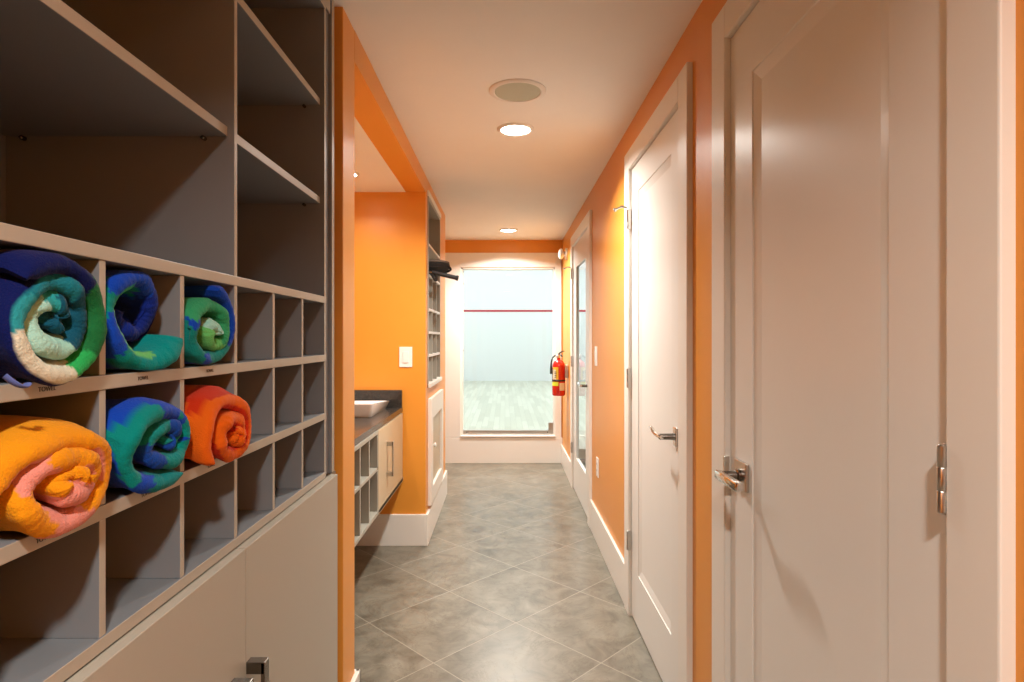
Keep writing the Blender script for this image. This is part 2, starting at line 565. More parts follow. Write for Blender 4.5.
def hinge(parent, y, z, stop=False):
    bm = bmesh.new()
    lathe(bm, (XC - .003, y, z - .045), (0, 0, 1), [(.003, .001), (.0052, .003), (.0052, .029), (.0045, .030), (.0052, .031), (.0052, .059), (.0045, .060), (.0052, .061), (.0052, .087), (.003, .089)], 14)
    h = obj('hinge', bm, M['steel'], parent, True)
    boxo('hinge_leaf', M['steel'], (XC - .001, XC + .012, y - .003, y + .003, z - .045, z + .045), h, .0005)
    if stop:
        bm = bmesh.new()
        tube(bm, [(XC - .006, y, z + .052), (XC - .030, y + .004, z + .058), (XC - .055, y + .006, z + .046)], [.005, .006, .004], 10)
        lathe(bm, (XC - .055, y + .006, z + .046), (-1, .1, -.4), [(.008, 0), (.009, .008), (.006, .012)], 12)
        obj('door_stop', bm, M['steel'], h, True)
    return h


def casing(parent, y0, y1, near=.10, far=.10, deep=.118):
    """y0 near edge, y1 far edge of the slab"""
    g = .004
    bm = bmesh.new()
    top = DT + .09
    box(bm, XC, XR + .004, y0 - g - near + .006, y0 - g, 0, top, .003)
    box(bm, XC, XR + .004, y1 + g, y1 + g + far - .006, 0, top, .003)
    box(bm, XC, XR + .004, y0 - g, y1 + g, DT + g, top, .003)
    obj('casing', bm, M['trim'], parent)
    bm = bmesh.new()
    box(bm, XC + .004, XR + .118, y0 - .0059, y0 - .002, 0, DT + .004)
    box(bm, XC + .004, XR + deep, y1 + .002, y1 + .0059, 0, DT + .004)
    box(bm, XC + .004, XR + .118, y0, y1, DT + .002, DT + .0055)
    obj('jamb', bm, M['trim'], parent)


PROF = [(0, 0), (.002, .003), (.005, .0034), (.033, .0085)]


def panel_door(name, label, y0, y1, stile, z_lo, z_hi, hinge_y, hinge_zs, stops, near=.10):
    d = thing(name, label, 'door', (XS, (y0 + y1) / 2, 0), kind='structure')
    casing(d, y0, y1, near)
    bm = bmesh.new()
    panel_face(bm, XS, y0, y1, .008, DT, y0 + stile, y1 - stile, z_lo, z_hi, PROF, XS + .04)
    obj('door_slab', bm, M['white'], d)
    boxo('panel', M['white'], (XS + .0083, XS + .03, y0 + stile + .0325, y1 - stile - .0325, z_lo + .0325, z_hi - .0325), d)
    for zz in hinge_zs:
        hinge(d, hinge_y, zz, zz in stops)
    return d


d3 = panel_door('door_3', 'nearest white single-panel door on the right with square chrome lever plate', .757, 1.508, .130, .23, 1.872, .757 - .002, (1.79, 1.075, .30), (), .089)
d2 = panel_door('door_2', 'middle white single-panel door with a curved chrome lever', 1.922, 2.684, .128, .23, 1.888, 2.684 + .002, (1.79, 1.073, .341), (1.79,))

# lever of the nearest door: square plate, lever towards the camera
hy, hz = 1.428, .925
bm = bmesh.new(); box(bm, XS - .009, XS, hy - .034, hy + .034, hz - .034, hz + .034, .002)
h = obj('door_handle', bm, M['steel'], d3)
bm = bmesh.new(); lathe(bm, (XS - .008, hy, hz), (-1, 0, 0), [(.015, 0), (.015, .008), (.010, .010), (.010, .046)], 18)
obj('neck', bm, M['dark_steel'], h, True)
bm = bmesh.new(); box(bm, XS - .066, XS - .047, hy - .118, hy + .014, hz - .011, hz + .011, .005)
obj('lever', bm, M['chrome'], h, True)
bm = bmesh.new(); lathe(bm, (XS - .009, hy, hz - .022), (-1, 0, 0), [(.006, 0), (.006, .004), (.004, .006)], 14)
obj('thumb_turn', bm, M['chrome'], h, True)
bm = bmesh.new(); box(bm, XC - .002, XC + .013, 1.5095, 1.516, hz - .03, hz + .03, .001)
obj('strike_plate', bm, M['chrome'], d3)

# curved lever of the middle door, pointing away
hy = 1.985
bm = bmesh.new(); box(bm, XS - .008, XS, hy - .018, hy + .018, hz - .032, hz + .032, .003)
h = obj('door_handle', bm, M['chrome'], d2)
bm = bmesh.new(); lathe(bm, (XS - .007, hy, hz), (-1, 0, 0), [(.013, 0), (.011, .008), (.010, .048), (.008, .052)], 18)
obj('neck', bm, M['dark_steel'], h, True)
bm = bmesh.new()
pts = arc((XS - .052, hy - .010, hz), (XS - .056, hy + .05, hz - .004), (XS - .056, hy + .085, hz + .004), 8) + \
    arc((XS - .056, hy + .09, hz + .006), (XS - .056, hy + .115, hz + .018), (XS - .052, hy + .150, hz + .012), 8)
tube(bm, pts, [.007] * 9 + [.007 - .0004 * i for i in range(9)], 12)
obj('lever', bm, M['chrome'], h, True)

# far door with a tall mirrored pane
y0, y1 = DOORS[0]
d1 = thing('door_1', 'farthest white door on the right with a tall clear glass pane', 'door', (XS, (y0 + y1) / 2, 0), kind='structure')
casing(d1, y0, y1, deep=.028)
bm = bmesh.new()
for bx_ in ((y0, y0 + .188, .008, DT), (y1 - .188, y1, .008, DT), (y0 + .188, y1 - .188, 1.822, DT), (y0 + .188, y1 - .188, .008, .288)):
    box(bm, XS, XS + .022, *bx_)
obj('door_slab', bm, M['white'], d1)
boxo('pane', M['door_glass'], (XS + .012, XS + .017, y0 + .188, y1 - .188, .288, 1.822), d1, label='tall clear glass pane')
for zz in (1.79, 1.06, .34):
    hinge(d1, y1 + .002, zz, zz == 1.79)
hy = y0 + .065
bm = bmesh.new(); box(bm, XS - .008, XS, hy - .018, hy + .018, hz - .032, hz + .032, .003)
h = obj('door_handle', bm, M['chrome'], d1)
bm = bmesh.new(); tube(bm, [(XS - .005, hy, hz), (XS - .05, hy, hz)], .010, 14)
obj('neck', bm, M['dark_steel'], h, True)
bm = bmesh.new(); tube(bm, arc((XS - .05, hy - .01, hz), (XS - .055, hy + .06, hz - .006), (XS - .052, hy + .13, hz + .010), 10), .008, 12)
obj('lever', bm, M['chrome'], h, True)

# ------------------------------------------------------------------ towel shelving on the left
XF = -.495            # front edges
XBK = -.915           # back panel
PITCH = .1812
Y_START, Y_END = .0095, 1.634
ZR = [.868, 1.030, 1.190, 1.350]           # undersides of the cubby shelves
TH = .018
Z_BOX = 2.16

sh = thing('cubby_shelving', 'tall grey built-in shelving with towel cubbies on the left wall', 'shelving', (XF, .82, .868))
lam = M['laminate']
for i, z in enumerate(ZR):
    boxo('shelf', lam, (XBK, XF, Y_START - .012, Y_END + .012, z, z + TH), sh, .0012)
for kk in range(10):                                     # verticals
    yy = Y_START + PITCH * kk
    if kk % 3 == 0:
        wdt = .0062
        boxo('upright', lam, (XBK, XF - .001, yy - wdt, yy + wdt, ZR[0] + TH, Z_BOX), sh, .001)
    else:
        for r_ in range(3):
            boxo('divider', lam, (XBK, XF - .0015, yy - .006, yy + .006, ZR[r_] + TH, ZR[r_ + 1]), sh, .001)
for bay in range(3):
    ya, yb = Y_START + 3 * PITCH * bay + .0062, Y_START + 3 * PITCH * (bay + 1) - .0062
    for z in (1.623, 1.893):
        boxo('shelf', lam, (XBK, XF - .013, ya + .001, yb - .001, z, z + TH), sh, .0012)
        for ys, sgn in ((ya, 1), (yb, -1)):
            for xx in (XF - .055, XBK + .035):
                bm = bmesh.new()
                lathe(bm, (xx, ys - sgn * .001, z - .004), (0, sgn, 0), [(.004, 0), (.004, .010), (.0025, .012)], 10)
                obj('shelf_pin', bm, M['dark_steel'], sh, True)
boxo('top_panel', lam, (XBK, XF, Y_START - .012, Y_END + .012, Z_BOX, Z_BOX + TH), sh, .001)
boxo('back_panel', lam, (XBK - .012, XBK, Y_START - .012, Y_END + .012, .868, Z_BOX + TH), sh)
boxo('filler_stile', lam, (-.53, XF - .010, Y_END + .012, 1.702, .868, Z_CEIL - .004), sh, .001)
boxo('side_panel', lam, (XBK, XF, 1.702, 1.726, .868, Z_CEIL - .004), sh, .0015)
boxo('filler_stile', lam, (-.54, XF - .016, 1.726, 1.760, .868, Z_CEIL - .004), sh, .001)
boxo('crown_strip', lam, (-.53, XF - .004, Y_START - .012, 1.700, Z_BOX + TH, Z_CEIL - .004), sh, .0015)
for o_ in list(sh.children):                             # pale edge banding on every front edge
    if o_.name.split('.')[0] in ('shelf', 'divider', 'upright', 'top_panel', 'side_panel', 'crown_strip'):
        o_.data.materials.append(M['edge'])
        for pl in o_.data.polygons:
            if pl.normal.x > .5:
                pl.material_index = 1
# printed tags under the filled cubbies
ROT = Matrix(((0, 0, 1, 0), (1, 0, 0, 0), (0, 1, 0, 0), (0, 0, 0, 1)))
for (yt, zt) in ((.643, ZR[2]), (.8135, ZR[2]), (.998, ZR[2]), (.640, ZR[1]), (.8215, ZR[1]), (1.0017, ZR[1])):
    text_part('shelf_tag', 'TOWEL', .0072, Matrix.Translation((XF + .0004, yt, zt + TH / 2)) @ ROT, M['ink'], sh)

# base cabinet below
bc = thing('base_cabinet', 'low grey cabinet with flat doors beneath the towel cubbies', 'cabinet', (XF, .82, 0))
XD = -.478            # door faces stand proud of the cubbies
bm = bmesh.new()
box(bm, XBK, XD - .022, Y_START - .012, 1.757, .09, .862)
obj('body', bm, M['edge'], bc)
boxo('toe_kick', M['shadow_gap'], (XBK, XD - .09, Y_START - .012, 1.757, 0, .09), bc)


def pull(parent, x, y, zt, zb, mat):
    """square U pull on a face looking towards +X"""
    bm = bmesh.new()
    box(bm, x, x + .034, y - .010, y + .010, zt - .022, zt, .001)
    box(bm, x, x + .034, y - .010, y + .010, zb, zb + .022, .001)
    box(bm, x + .027, x + .035, y - .010, y + .010, zb + .0005, zt - .0005, .001)
    return obj('handle', bm, mat, parent)


for (ya, yb, hyy) in ((Y_START - .006, .5505, .04), (.5535, 1.096, 1.040), (1.099, 1.700, 1.108)):
    dr = boxo('cabinet_door', M['edge'], (XD - .020, XD, ya, yb, .10, .866), bc, .0015)
    pull(dr, XD, hyy, .655, .47, M['dark_steel'])
boxo('filler_stile', lam, (-.54, XF - .012, 1.703, 1.757, .0, .866), bc, .001)


# ------------------------------------------------------------------ rolled towels
def wob(t, seed, n=4, base=1.0):
    rnd = random.Random(seed)
    s = 0
    for i in range(1, n + 1):
        s += math.sin(t * base * (i + rnd.random() * .6) + rnd.random() * 6.28) / i
    return s / 2.0


def roll_mesh(name, cy, cz, ry, rz, turns, thick, a0, x_front, x_back, colf, seed, hole=.012, zmin=None, ymin=None, ymax=None, zmax=None,
              dz=0.0, core=None, ns=340, lumps=.0035, dip=.012, parent=None, sag=.010, pw=.95):
    """A sheet of puffy towelling wound clockwise (seen from the aisle) from its outer end inwards."""
    bm = bmesh.new()
    lay = bm.verts.layers.float_color.new('pattern')
    prof = []
    nb = 16
    for i in range(nb + 1):                               # inner face, back to front
        t = (i / nb) ** .55
        prof.append((x_back + (x_front - thick * .5 - x_back) * t, -1.0, 0))
    for i in range(1, 10):                                # puffy front edge
        a = -math.pi / 2 + math.pi * i / 10
        prof.append((x_front - thick * .5 + math.cos(a) * thick * .5, math.sin(a), 1))
    for i in range(nb + 1):
        t = 1 - (1 - (1 - i / nb) ** .55) if False else (1 - i / nb) ** .55
        prof.append((x_back + (x_front - thick * .5 - x_back) * t, 1.0, 2))
    nsp = len(prof)
    rows = []
    raw = []
    for s in range(ns + 1):
        p = turns * s / ns
        frac = s / ns
        ang = math.radians(a0) - 2 * math.pi * p
        rr0 = 1 - (1 - hole) * frac ** pw
        k_end = min(1.0, min(s, ns - s) / 5.0 + .35)      # rounded free ends
        row = []
        for q, (x, side, zone) in enumerate(prof):
            th = thick * .5 * k_end * (.92 + .14 * wob(ang * 2 + x * 20, seed + 5) + (.13 if zone == 1 else .05) * wob(ang * 6.3 + p * 4 + x * 25, seed + 6))
            wv = lumps * wob(ang * 1.0 + p * 2.1 + x * 9, seed, 4, 1.3) + lumps * .45 * wob(ang * 2.3 + x * 12, seed + 9, 4, 1.0)
            ny, nz_ = math.cos(ang), math.sin(ang)
            cyy = cy + (core[0] * frac if core else 0)
            czz = cz + (core[1] * frac if core else 0)
            Rr = rr0
            y = cyy + ny * (ry * Rr - thick * .5 + wv + side * th)
            z = czz + nz_ * (rz * Rr - thick * .5 + wv + side * th)
            xx = x
            if zone == 1 or x > x_front - .06:
                wgt = 1.0 if zone == 1 else max(0, (x - (x_front - .06)) / .06)
                xx += wgt * (.006 * wob(ang * 2 + p * 3, seed + 2) - dip * frac)
                # tiny folds of the pile along the edge
                xx += wgt * .0003 * math.sin(ang * 31 + seed) * (zone == 1)
            row.append((xx, y, z, p, ang, zone, side, q, x))
        raw.append(row)
    ylo, yhi = min(r[1] for row in raw for r in row), max(r[1] for row in raw for r in row)
    zlo, zhi = min(r[2] for row in raw for r in row), max(r[2] for row in raw for r in row)
    soft = lambda v, lo, g=.010: v if v > lo + g else lo + g * math.exp((v - lo - g) / g)
    for rrow in raw:
        row = []
        for (xx, y, z, p, ang, zone, side, q, x) in rrow:
            y = cy - ry + (y - ylo) / (yhi - ylo) * 2 * ry
            z = cz - rz + (z - zlo) / (zhi - zlo) * 2 * rz
            droop = max(0.0, min(1.0, (xx - XF + .004) / .022))
            z -= sag * droop
            z = soft(z, zmin - sag * droop, .006)
            if xx < XF + .006:
                y = soft(y, ymin, .006)
                y = -soft(-y, -ymax, .006)
                z = -soft(-z, -zmax, .006)
            vtx = bm.verts.new((xx, y, z))
            jag = .02 * wob(x * 90 + q, seed + 3) + .012 * math.sin(x * 300 + seed)
            c = colf(p + jag, math.degrees(ang) % 360, x - x_front, zone, side)
            vtx[lay] = (*c, 1)
            row.append(vtx)
        rows.append(row)
    for r0, r1 in zip(rows, rows[1:]):
        for q in range(nsp - 1):
            bm.faces.new((r0[q], r0[q + 1], r1[q + 1], r1[q]))
    for rw in (rows[0], rows[-1]):
        try:
            bm.faces.new(rw)
        except ValueError:
            pass
    return obj(name, bm, M['towel'], parent, True)


NAVY, BLUE, TEAL, GREEN, MINT, DTEAL, WHITE = (.002, .006, .075), (.004, .05, .42), (.0, .19, .20), (.02, .30, .10), (.30, .58, .50), (.004, .075, .13), (.62, .62, .50)
YEL, PINK, ORG, RED, LGRN, CYAN = (.70, .26, .004), (.66, .24, .19), (.66, .11, .004), (.50, .026, .004), (.12, .45, .13), (.02, .30, .32)


def pick(p, table):
    for lim, c in table:
        if p < lim:
            return c
    return table[-1][1]


def c1(p, a, x, zone, side):
    if p < 1.1 and 62 < a < 290 and side > (.62 if zone == 1 else .1):
        return NAVY
    return pick(p, [(.23, NAVY), (.46, (.010, .14, .04)), (.56, (.02, .36, .09)), (.86, WHITE), (.98, (.02, .26, .30)), (1.20, (.008, .16, .21)), (1.52, DTEAL), (1.62, MINT), (2.02, (.33, .60, .52)), (2.12, CYAN), (9, DTEAL)])


def c2(p, a, x, zone, side):
    if side < -.55 and .15 < p < .62:
        return LGRN if math.sin(x * 120 + p * 9) > -.3 else GREEN
    if p > .80:
        return (.005, .02, .22)
    s_ = math.sin(p * 26 + 2.0) + .8 * math.sin(x * 70 + p * 7)
    if p < .22:
        return (.0, .24, .24) if x > -.05 else BLUE
    return (.0, .22, .19) if s_ > .55 else BLUE


def c3(p, a, x, zone, side):
    s_ = math.sin(p * 22) + .9 * math.sin(x * 75 + p * 5)
    if p < .30:
        return BLUE
    if p < .75:
        return (.005, .20, .18) if s_ > -.1 else BLUE
    if p < 1.35:
        return (.03, .30, .13)
    return pick(p, [(1.75, LGRN), (9, MINT)])


def c4(p, a, x, zone, side):
    if side < -.4:
        return PINK if (p * 3.1) % 1 < .55 else YEL
    if .62 < p < .78 and x > -.03:
        return PINK
    if .98 < p < 1.12 or 1.55 < p < 1.85:
        return PINK
    if .03 < x + .075 + .05 * math.sin(math.radians(a)) < .055 and 120 < a < 250 and p < .8:
        return PINK
    return YEL


def c5(p, a, x, zone, side):
    if p < .14:
        return TEAL
    s_ = math.sin(math.radians(a) * 2.3 + 1.0 + p) + 1.1 * math.sin(x * 55 + .9 + math.sin(math.radians(a) * 7) * .5)
    if p > 1.0:
        return (.005, .20, .19) if math.sin(p * 14) > .0 else (.006, .05, .30)
    return (.0, .21, .19) if s_ > .25 else BLUE


def c6(p, a, x, zone, side):
    s_ = math.sin(math.radians(a) * 2.1 + .4 + p * 2.5) + .8 * math.sin(x * 80 + 1)
    if side < -.5:
        return RED
    return RED if s_ < -.55 else ORG


def towel(name, label, group, mesh_args, colf, parts=None):
    t = roll_mesh(name, colf=colf, **mesh_args)
    return tag(t, label, 'towel', group)


GRP = 'rolled beach towels in the cubbies'
Z1, Z2 = ZR[2] + TH, ZR[1] + TH


def cell(kk):
    return Y_START + PITCH * kk + .008, Y_START + PITCH * (kk + 1) - .008


ya, yb = cell(3)
t1 = towel('beach_towel', 'navy rolled towel with teal, white and green end, in the upper left cubby', GRP,
           dict(cy=.645, cz=Z1 + .072, ry=.073, rz=.0745, turns=3.0, thick=.0225, a0=135, pw=1.12, core=(0, .008), x_front=-.470, x_back=-.80, seed=3,
                hole=.10, zmin=Z1 + .001, ymin=ya, ymax=yb, zmax=ZR[3] - .002), c1)
bm = bmesh.new()
tube(bm, arc((-.476, .566, Z1 + .010), (-.462, .572, Z1 - .006), (-.468, .583, Z1 + .001), 10), .0018, 8, (1, 2.2), (1, 0, 0))
o = obj('hem_tag', bm, plain('hem_tape', (.09, .12, .34), .8), None, True, label='pale blue hem tape loop')
o.parent = t1
ya, yb = cell(4)
towel('beach_towel', 'blue and teal towel loosely rolled in an open curl, second upper cubby', GRP,
      dict(cy=.815, cz=Z1 + .072, ry=.081, rz=.0740, turns=1.45, thick=.027, a0=-25, pw=1.3, sag=.004, x_front=-.478, x_back=-.80, seed=11,
           hole=.34, zmin=Z1 + .001, ymin=ya, ymax=yb, zmax=ZR[3] - .002, dip=.05, core=(.012, .004)), c2)
ya, yb = cell(5)
towel('beach_towel', 'blue and green towel with a pale mint spiral centre, third upper cubby', GRP,
      dict(cy=.998, cz=Z1 + .070, ry=.082, rz=.071, turns=2.35, thick=.023, a0=75, pw=1.1, sag=.004, x_front=-.484, x_back=-.80, seed=23,
           hole=.10, zmin=Z1 + .001, ymin=ya, ymax=yb, zmax=ZR[3] - .002, core=(.026, -.012), dip=.0), c3)
ya, yb = cell(3)
towel('beach_towel', 'yellow rolled towel with pink stripes, in the lower left cubby', GRP,
      dict(cy=.638, cz=Z2 + .061, ry=.0885, rz=.0620, turns=2.55, thick=.0255, a0=165, pw=1.12, sag=.009, x_front=-.473, x_back=-.80, seed=31,
           hole=.10, zmin=Z2 + .001, ymin=ya, ymax=yb, zmax=ZR[2] - .002, core=(.022, .010), dip=-.010), c4)
ya, yb = cell(4)
towel('beach_towel', 'blue towel with a broad teal band, lower cubby between yellow and orange towels', GRP,
      dict(cy=.822, cz=Z2 + .063, ry=.086, rz=.0640, turns=2.6, thick=.0225, a0=-62, sag=.010, x_front=-.468, x_back=-.80, seed=43,
           hole=.08, zmin=Z2 + .001, ymin=ya, ymax=yb, zmax=ZR[2] - .002, core=(.022, .002), dip=.004), c5)
ya, yb = cell(5)
towel('beach_towel', 'orange and red rolled towel in the lower cubby', GRP,
      dict(cy=1.002, cz=Z2 + .063, ry=.086, rz=.0640, turns=2.5, thick=.0235, a0=215, sag=.012, x_front=-.462, x_back=-.80, seed=57,
           hole=.09, zmin=Z2 + .001, ymin=ya, ymax=yb, zmax=ZR[2] - .002, core=(.020, -.004), dip=-.008), c6)

# ------------------------------------------------------------------ vanity in the niche
VX, VB = -.615, -1.199
VZ0, VZ1 = .397, .806
va = thing('vanity_cabinet', 'wall-hung grey vanity with open cubbies and a beige door', 'cabinet', (VX, 2.74, VZ0))
vm = M['vanity']
boxo('bottom_panel', vm, (VB, VX, 1.93, 3.595, VZ0, VZ0 + .018), va, .001)
boxo('top_panel', vm, (VB, VX, 1.93, 2.890, VZ1 - .018, VZ1), va, .001)
boxo('back_panel', vm, (VB, VB + .3, 1.93, 2.88, VZ0 + .018, VZ1 - .018), va)
boxo('shelf', vm, (VB + .3, VX - .001, 1.93, 2.872, .612, .628), va, .001)
for yy in (1.936, 2.02, 2.19, 2.36, 2.53, 2.70, 2.882):
    boxo('divider', vm, (VB + .3, VX - .0005, yy - .007, yy + .007, VZ0 + .018, .612), va, .001)
    boxo('divider', vm, (VB + .3, VX - .0005, yy - .007, yy + .007, .628, VZ1 - .018), va, .001)
boxo('body', vm, (VB, VX - .022, 2.90, 3.595, VZ0 + .018, VZ1), va)
vd = boxo('cabinet_door', M['vanity_door'], (VX - .020, VX, 2.895, 3.575, VZ0 - .004, VZ1 - .003), va, .0015, label='flat beige door')
pull(vd, VX, 3.10, .715, .535, M['steel'])

ct = thing('countertop', 'dark granite countertop on the wall-hung vanity', 'countertop', (VX, 2.74, VZ1))
boxo('slab', M['granite'], (VB, VX - .004, 1.905, 3.598, VZ1 + .001, .837), ct, .002)
boxo('side_splash', M['granite'], (VB + .02, VX - .006, 3.578, 3.598, .8375, .940), ct, .0015)
boxo('back_splash', M['granite'], (VB, VB + .02, 1.905, 3.598, .8375, .940), ct, .0015)

# vessel sink with flared rim
bm = bmesh.new()


def rect_ring(bm, x0, x1, y0, y1, z, rad=.02, n=4):
    pts = []
    for (cx, cy_, a) in ((x1 - rad, y1 - rad, 0), (x0 + rad, y1 - rad, 90), (x0 + rad, y0 + rad, 180), (x1 - rad, y0 + rad, 270)):
        for i in range(n + 1):
            t = math.radians(a + 90 * i / n)
            pts.append(bm.verts.new((cx + rad * math.cos(t), cy_ + rad * math.sin(t), z(cx + rad * math.cos(t), cy_ + rad * math.sin(t)) if callable(z) else z)))
    return pts


sx0, sx1, sy0, sy1 = -1.06, -.685, 3.09, 3.555
rim = lambda x, y: .909 - .030 * (y - 3.09) / .465
rings = [rect_ring(bm, sx0 + .03, sx1 - .02, sy0 + .03, sy1 - .03, .8375),
         rect_ring(bm, sx0 + .012, sx1 - .008, sy0 + .012, sy1 - .012, .862),
         rect_ring(bm, sx0, sx1, sy0, sy1, rim),
         rect_ring(bm, sx0 + .012, sx1 - .012, sy0 + .012, sy1 - .012, lambda x, y: rim(x, y) + .001),
         rect_ring(bm, sx0 + .04, sx1 - .04, sy0 + .04, sy1 - .04, .856)]
for r0, r1 in zip(rings, rings[1:]):
    for i in range(len(r0)):
        j = (i + 1) % len(r0)
        bm.faces.new((r0[i], r0[j], r1[j], r1[i]))
bm.faces.new(rings[0][::-1]); bm.faces.new(rings[-1])
sk = tag(obj('vessel_sink', bm, M['sink'], None, True), 'white rectangular vessel sink on the dark countertop', 'sink')
bm = bmesh.new(); lathe(bm, (-.87, 3.32, .8561), (0, 0, 1), [(.022, 0), (.022, .003), (.010, .004)], 20)
o = obj('drain', bm, M['chrome'], None, True); o.parent = sk


# ------------------------------------------------------------------ wall plates
def plate(name, label, cat, o, normal, w_, h_, build):
    t = thing(name, label, cat, o)
    n = Vector(normal); side = n.cross(Vector((0, 0, 1)))
    O = Vector(o)

    def bx(a0, a1, z0, z1, d0, d1, bev=.001):
        c = [O + side * a + n * d + Vector((0, 0, z)) for a in (a0, a1) for d in (d0, d1) for z in (z0, z1)]
        lo = [min(v[i] for v in c) for i in range(3)]; hi = [max(v[i] for v in c) for i in range(3)]
        bm_ = bmesh.new(); box(bm_, lo[0], hi[0], lo[1], hi[1], lo[2], hi[2], bev)
        return bm_
    obj('cover_plate', bx(-w_ / 2, w_ / 2, -h_ / 2, h_ / 2, 0, .006, .002), M['plate'], t)
    build(t, bx)


def rocker(t, bx):
    obj('rocker', bx(-.017, .017, -.034, .034, .0055, .010), M['plate'], t)
    obj('slider', bx(.019, .023, -.03, .03, .0058, .0075, .0005), M['plate'], t)


def sockets(t, bx):
    for zz in (-.020, .020):
        s_ = obj('socket', bx(-.017, .017, zz - .014, zz + .014, .0055, .008), M['plate'], t)
        for a in (-.006, .006):
            obj('slot', bx(a - .001, a + .001, zz - .004, zz + .006, .0078, .0083, 0), M['ink'], s_)


plate('light_switch', 'white light switch on the orange partition beside the vanity', 'light switch', (-.60, 3.60, 1.139), (0, -1, 0), .078, .122, rocker)
plate('light_switch', 'white light switch on the right wall between the farther doors', 'light switch', (XR, 3.74, 1.140), (-1, 0, 0), .078, .122, rocker)
plate('power_outlet', 'white power outlet low on the right wall between the farther doors', 'outlet', (XR, 3.68, .455), (-1, 0, 0), .074, .118, sockets)


# ------------------------------------------------------------------ ceiling fittings
def downlight(name, label, x, y, z, rad, watt):
    t = thing(name, label, 'downlight', (x, y, z), 'recessed downlights in the corridor and niche ceilings')
    bm_ = bmesh.new()
    a = 40
    prof = [(rad, 0), (rad, -.003), (rad * .94, -.007), (rad * .80, -.008), (rad * .76, -.004)]
    seg = 40
    rg = [[bm_.verts.new((x + r0 * math.cos(2 * math.pi * i / seg), y + r0 * math.sin(2 * math.pi * i / seg), z + d)) for i in range(seg)] for r0, d in prof]
    for r0, r1 in zip(rg, rg[1:]):
        for i in range(seg):
            j = (i + 1) % seg
            bm_.faces.new((r0[i], r0[j], r1[j], r1[i]))
    obj('trim_ring', bm_, M['trim'], t, True)
    bm_ = bmesh.new()
    lathe(bm_, (x, y, z - .0005), (0, 0, -1), [(rad * .77, 0), (rad * .76, .004), (rad * .55, .007), (rad * .25, .0085)], 36)
    obj('lens', bm_, M['lens'], t, True, label='glowing lens')
    la = area('lamp', (x, y, z - .013), rad * 1.5, watt, WARM, 145)
    la.parent = t
    la.matrix_parent_inverse = Matrix.Translation(-Vector((x, y, z)))
    return t


labs = ['recessed downlight in the ceiling right above the camera end', 'glowing recessed downlight beside the round ceiling speaker', 'glowing recessed downlight near the far glazed opening']
for (x, y), lb in zip(HALL_LIGHTS, labs):
    downlight('downlight', lb, x, y, Z_CEIL, .088, NEAR_W if y < 0 else (FAR_W if y > 5 else HALL_W))
for (x, y), lb in zip(NICHE_LIGHTS, ['small glowing downlight in the lowered niche ceiling near the orange partition', 'added unseen downlight brightening the niche, behind the orange wall end']):
    downlight('downlight', lb, x, y, Z_NICHE, .062, NICHE_W)

sp_ = thing('ceiling_speaker', 'round ceiling speaker with grey-green grille and pale rim', 'speaker', (.05, 2.368, Z_CEIL))
bm = bmesh.new()
seg = 48
prof = [(.114, 0), (.114, -.003), (.110, -.006), (.094, -.007), (.091, -.003)]
rg = [[bm.verts.new((.05 + r0 * math.cos(2 * math.pi * i / seg), 2.368 + r0 * math.sin(2 * math.pi * i / seg), Z_CEIL + d)) for i in range(seg)] for r0, d in prof]
for r0, r1 in zip(rg, rg[1:]):
    for i in range(seg):
        j = (i + 1) % seg
        bm.faces.new((r0[i], r0[j], r1[j], r1[i]))
obj('rim', bm, M['trim'], sp_, True)
bm = bmesh.new()
lathe(bm, (.05, 2.368, Z_CEIL - .0005), (0, 0, -1), [(.092, 0), (.0915, .004), (.06, .0055), (.02, .006)], 48)
obj('grille', bm, M['grille'], sp_, True, label='grey-green perforated grille')

# ------------------------------------------------------------------ wall cubby on the partition, racquet gear, low cabinet
wcb = thing('wall_cubby', 'narrow grey open shelf unit set into the orange partition', 'shelving', (XL, 4.02, CZ0))
fx = XL + .006
bm = bmesh.new()
box(bm, -.795, fx, CY0 + .001, CY0 + .020, CZ0 + .001, CZ1 - .001, .001)
box(bm, -.795, fx, CY1 - .020, CY1 - .001, CZ0 + .001, CZ1 - .001, .001)
box(bm, -.795, fx, CY0 + .020, CY1 - .020, CZ1 - .022, CZ1 - .001, .001)
obj('frame', bm, vm, wcb)
boxo('back_panel', vm, (-.799, -.795, CY0 + .001, CY1 - .001, CZ0 + .001, CZ1 - .001), wcb)
boxo('sill', M['trim'], (-.795, XL + .020, CY0 + .001, CY1 - .001, CZ0 + .001, CZ0 + .026), wcb, .002, label='white bottom ledge')
LV = [1.135, 1.280, 1.425, 1.640, 1.830]
for z in LV:
    boxo('shelf', M['trim'], (-.795, fx - .001, CY0 + .0205, CY1 - .0205, z, z + .016), wcb, .001)
zz0 = CZ0 + .026
for z in LV[:3] + [LV[3]]:
    for yy in (3.905, 4.14):
        boxo('divider', vm, (-.795, fx - .002, yy - .007, yy + .007, zz0, z), wcb, .001)
    zz0 = z + .016
# moulding around the cubby
boxo('moulding', M['trim'], [(XL, XL + .012, CY0 - .02, CY1 + .02, CZ1, CZ1 + .03)], wcb, .002, label='pale strip along the top')

zs = LV[3] + .016
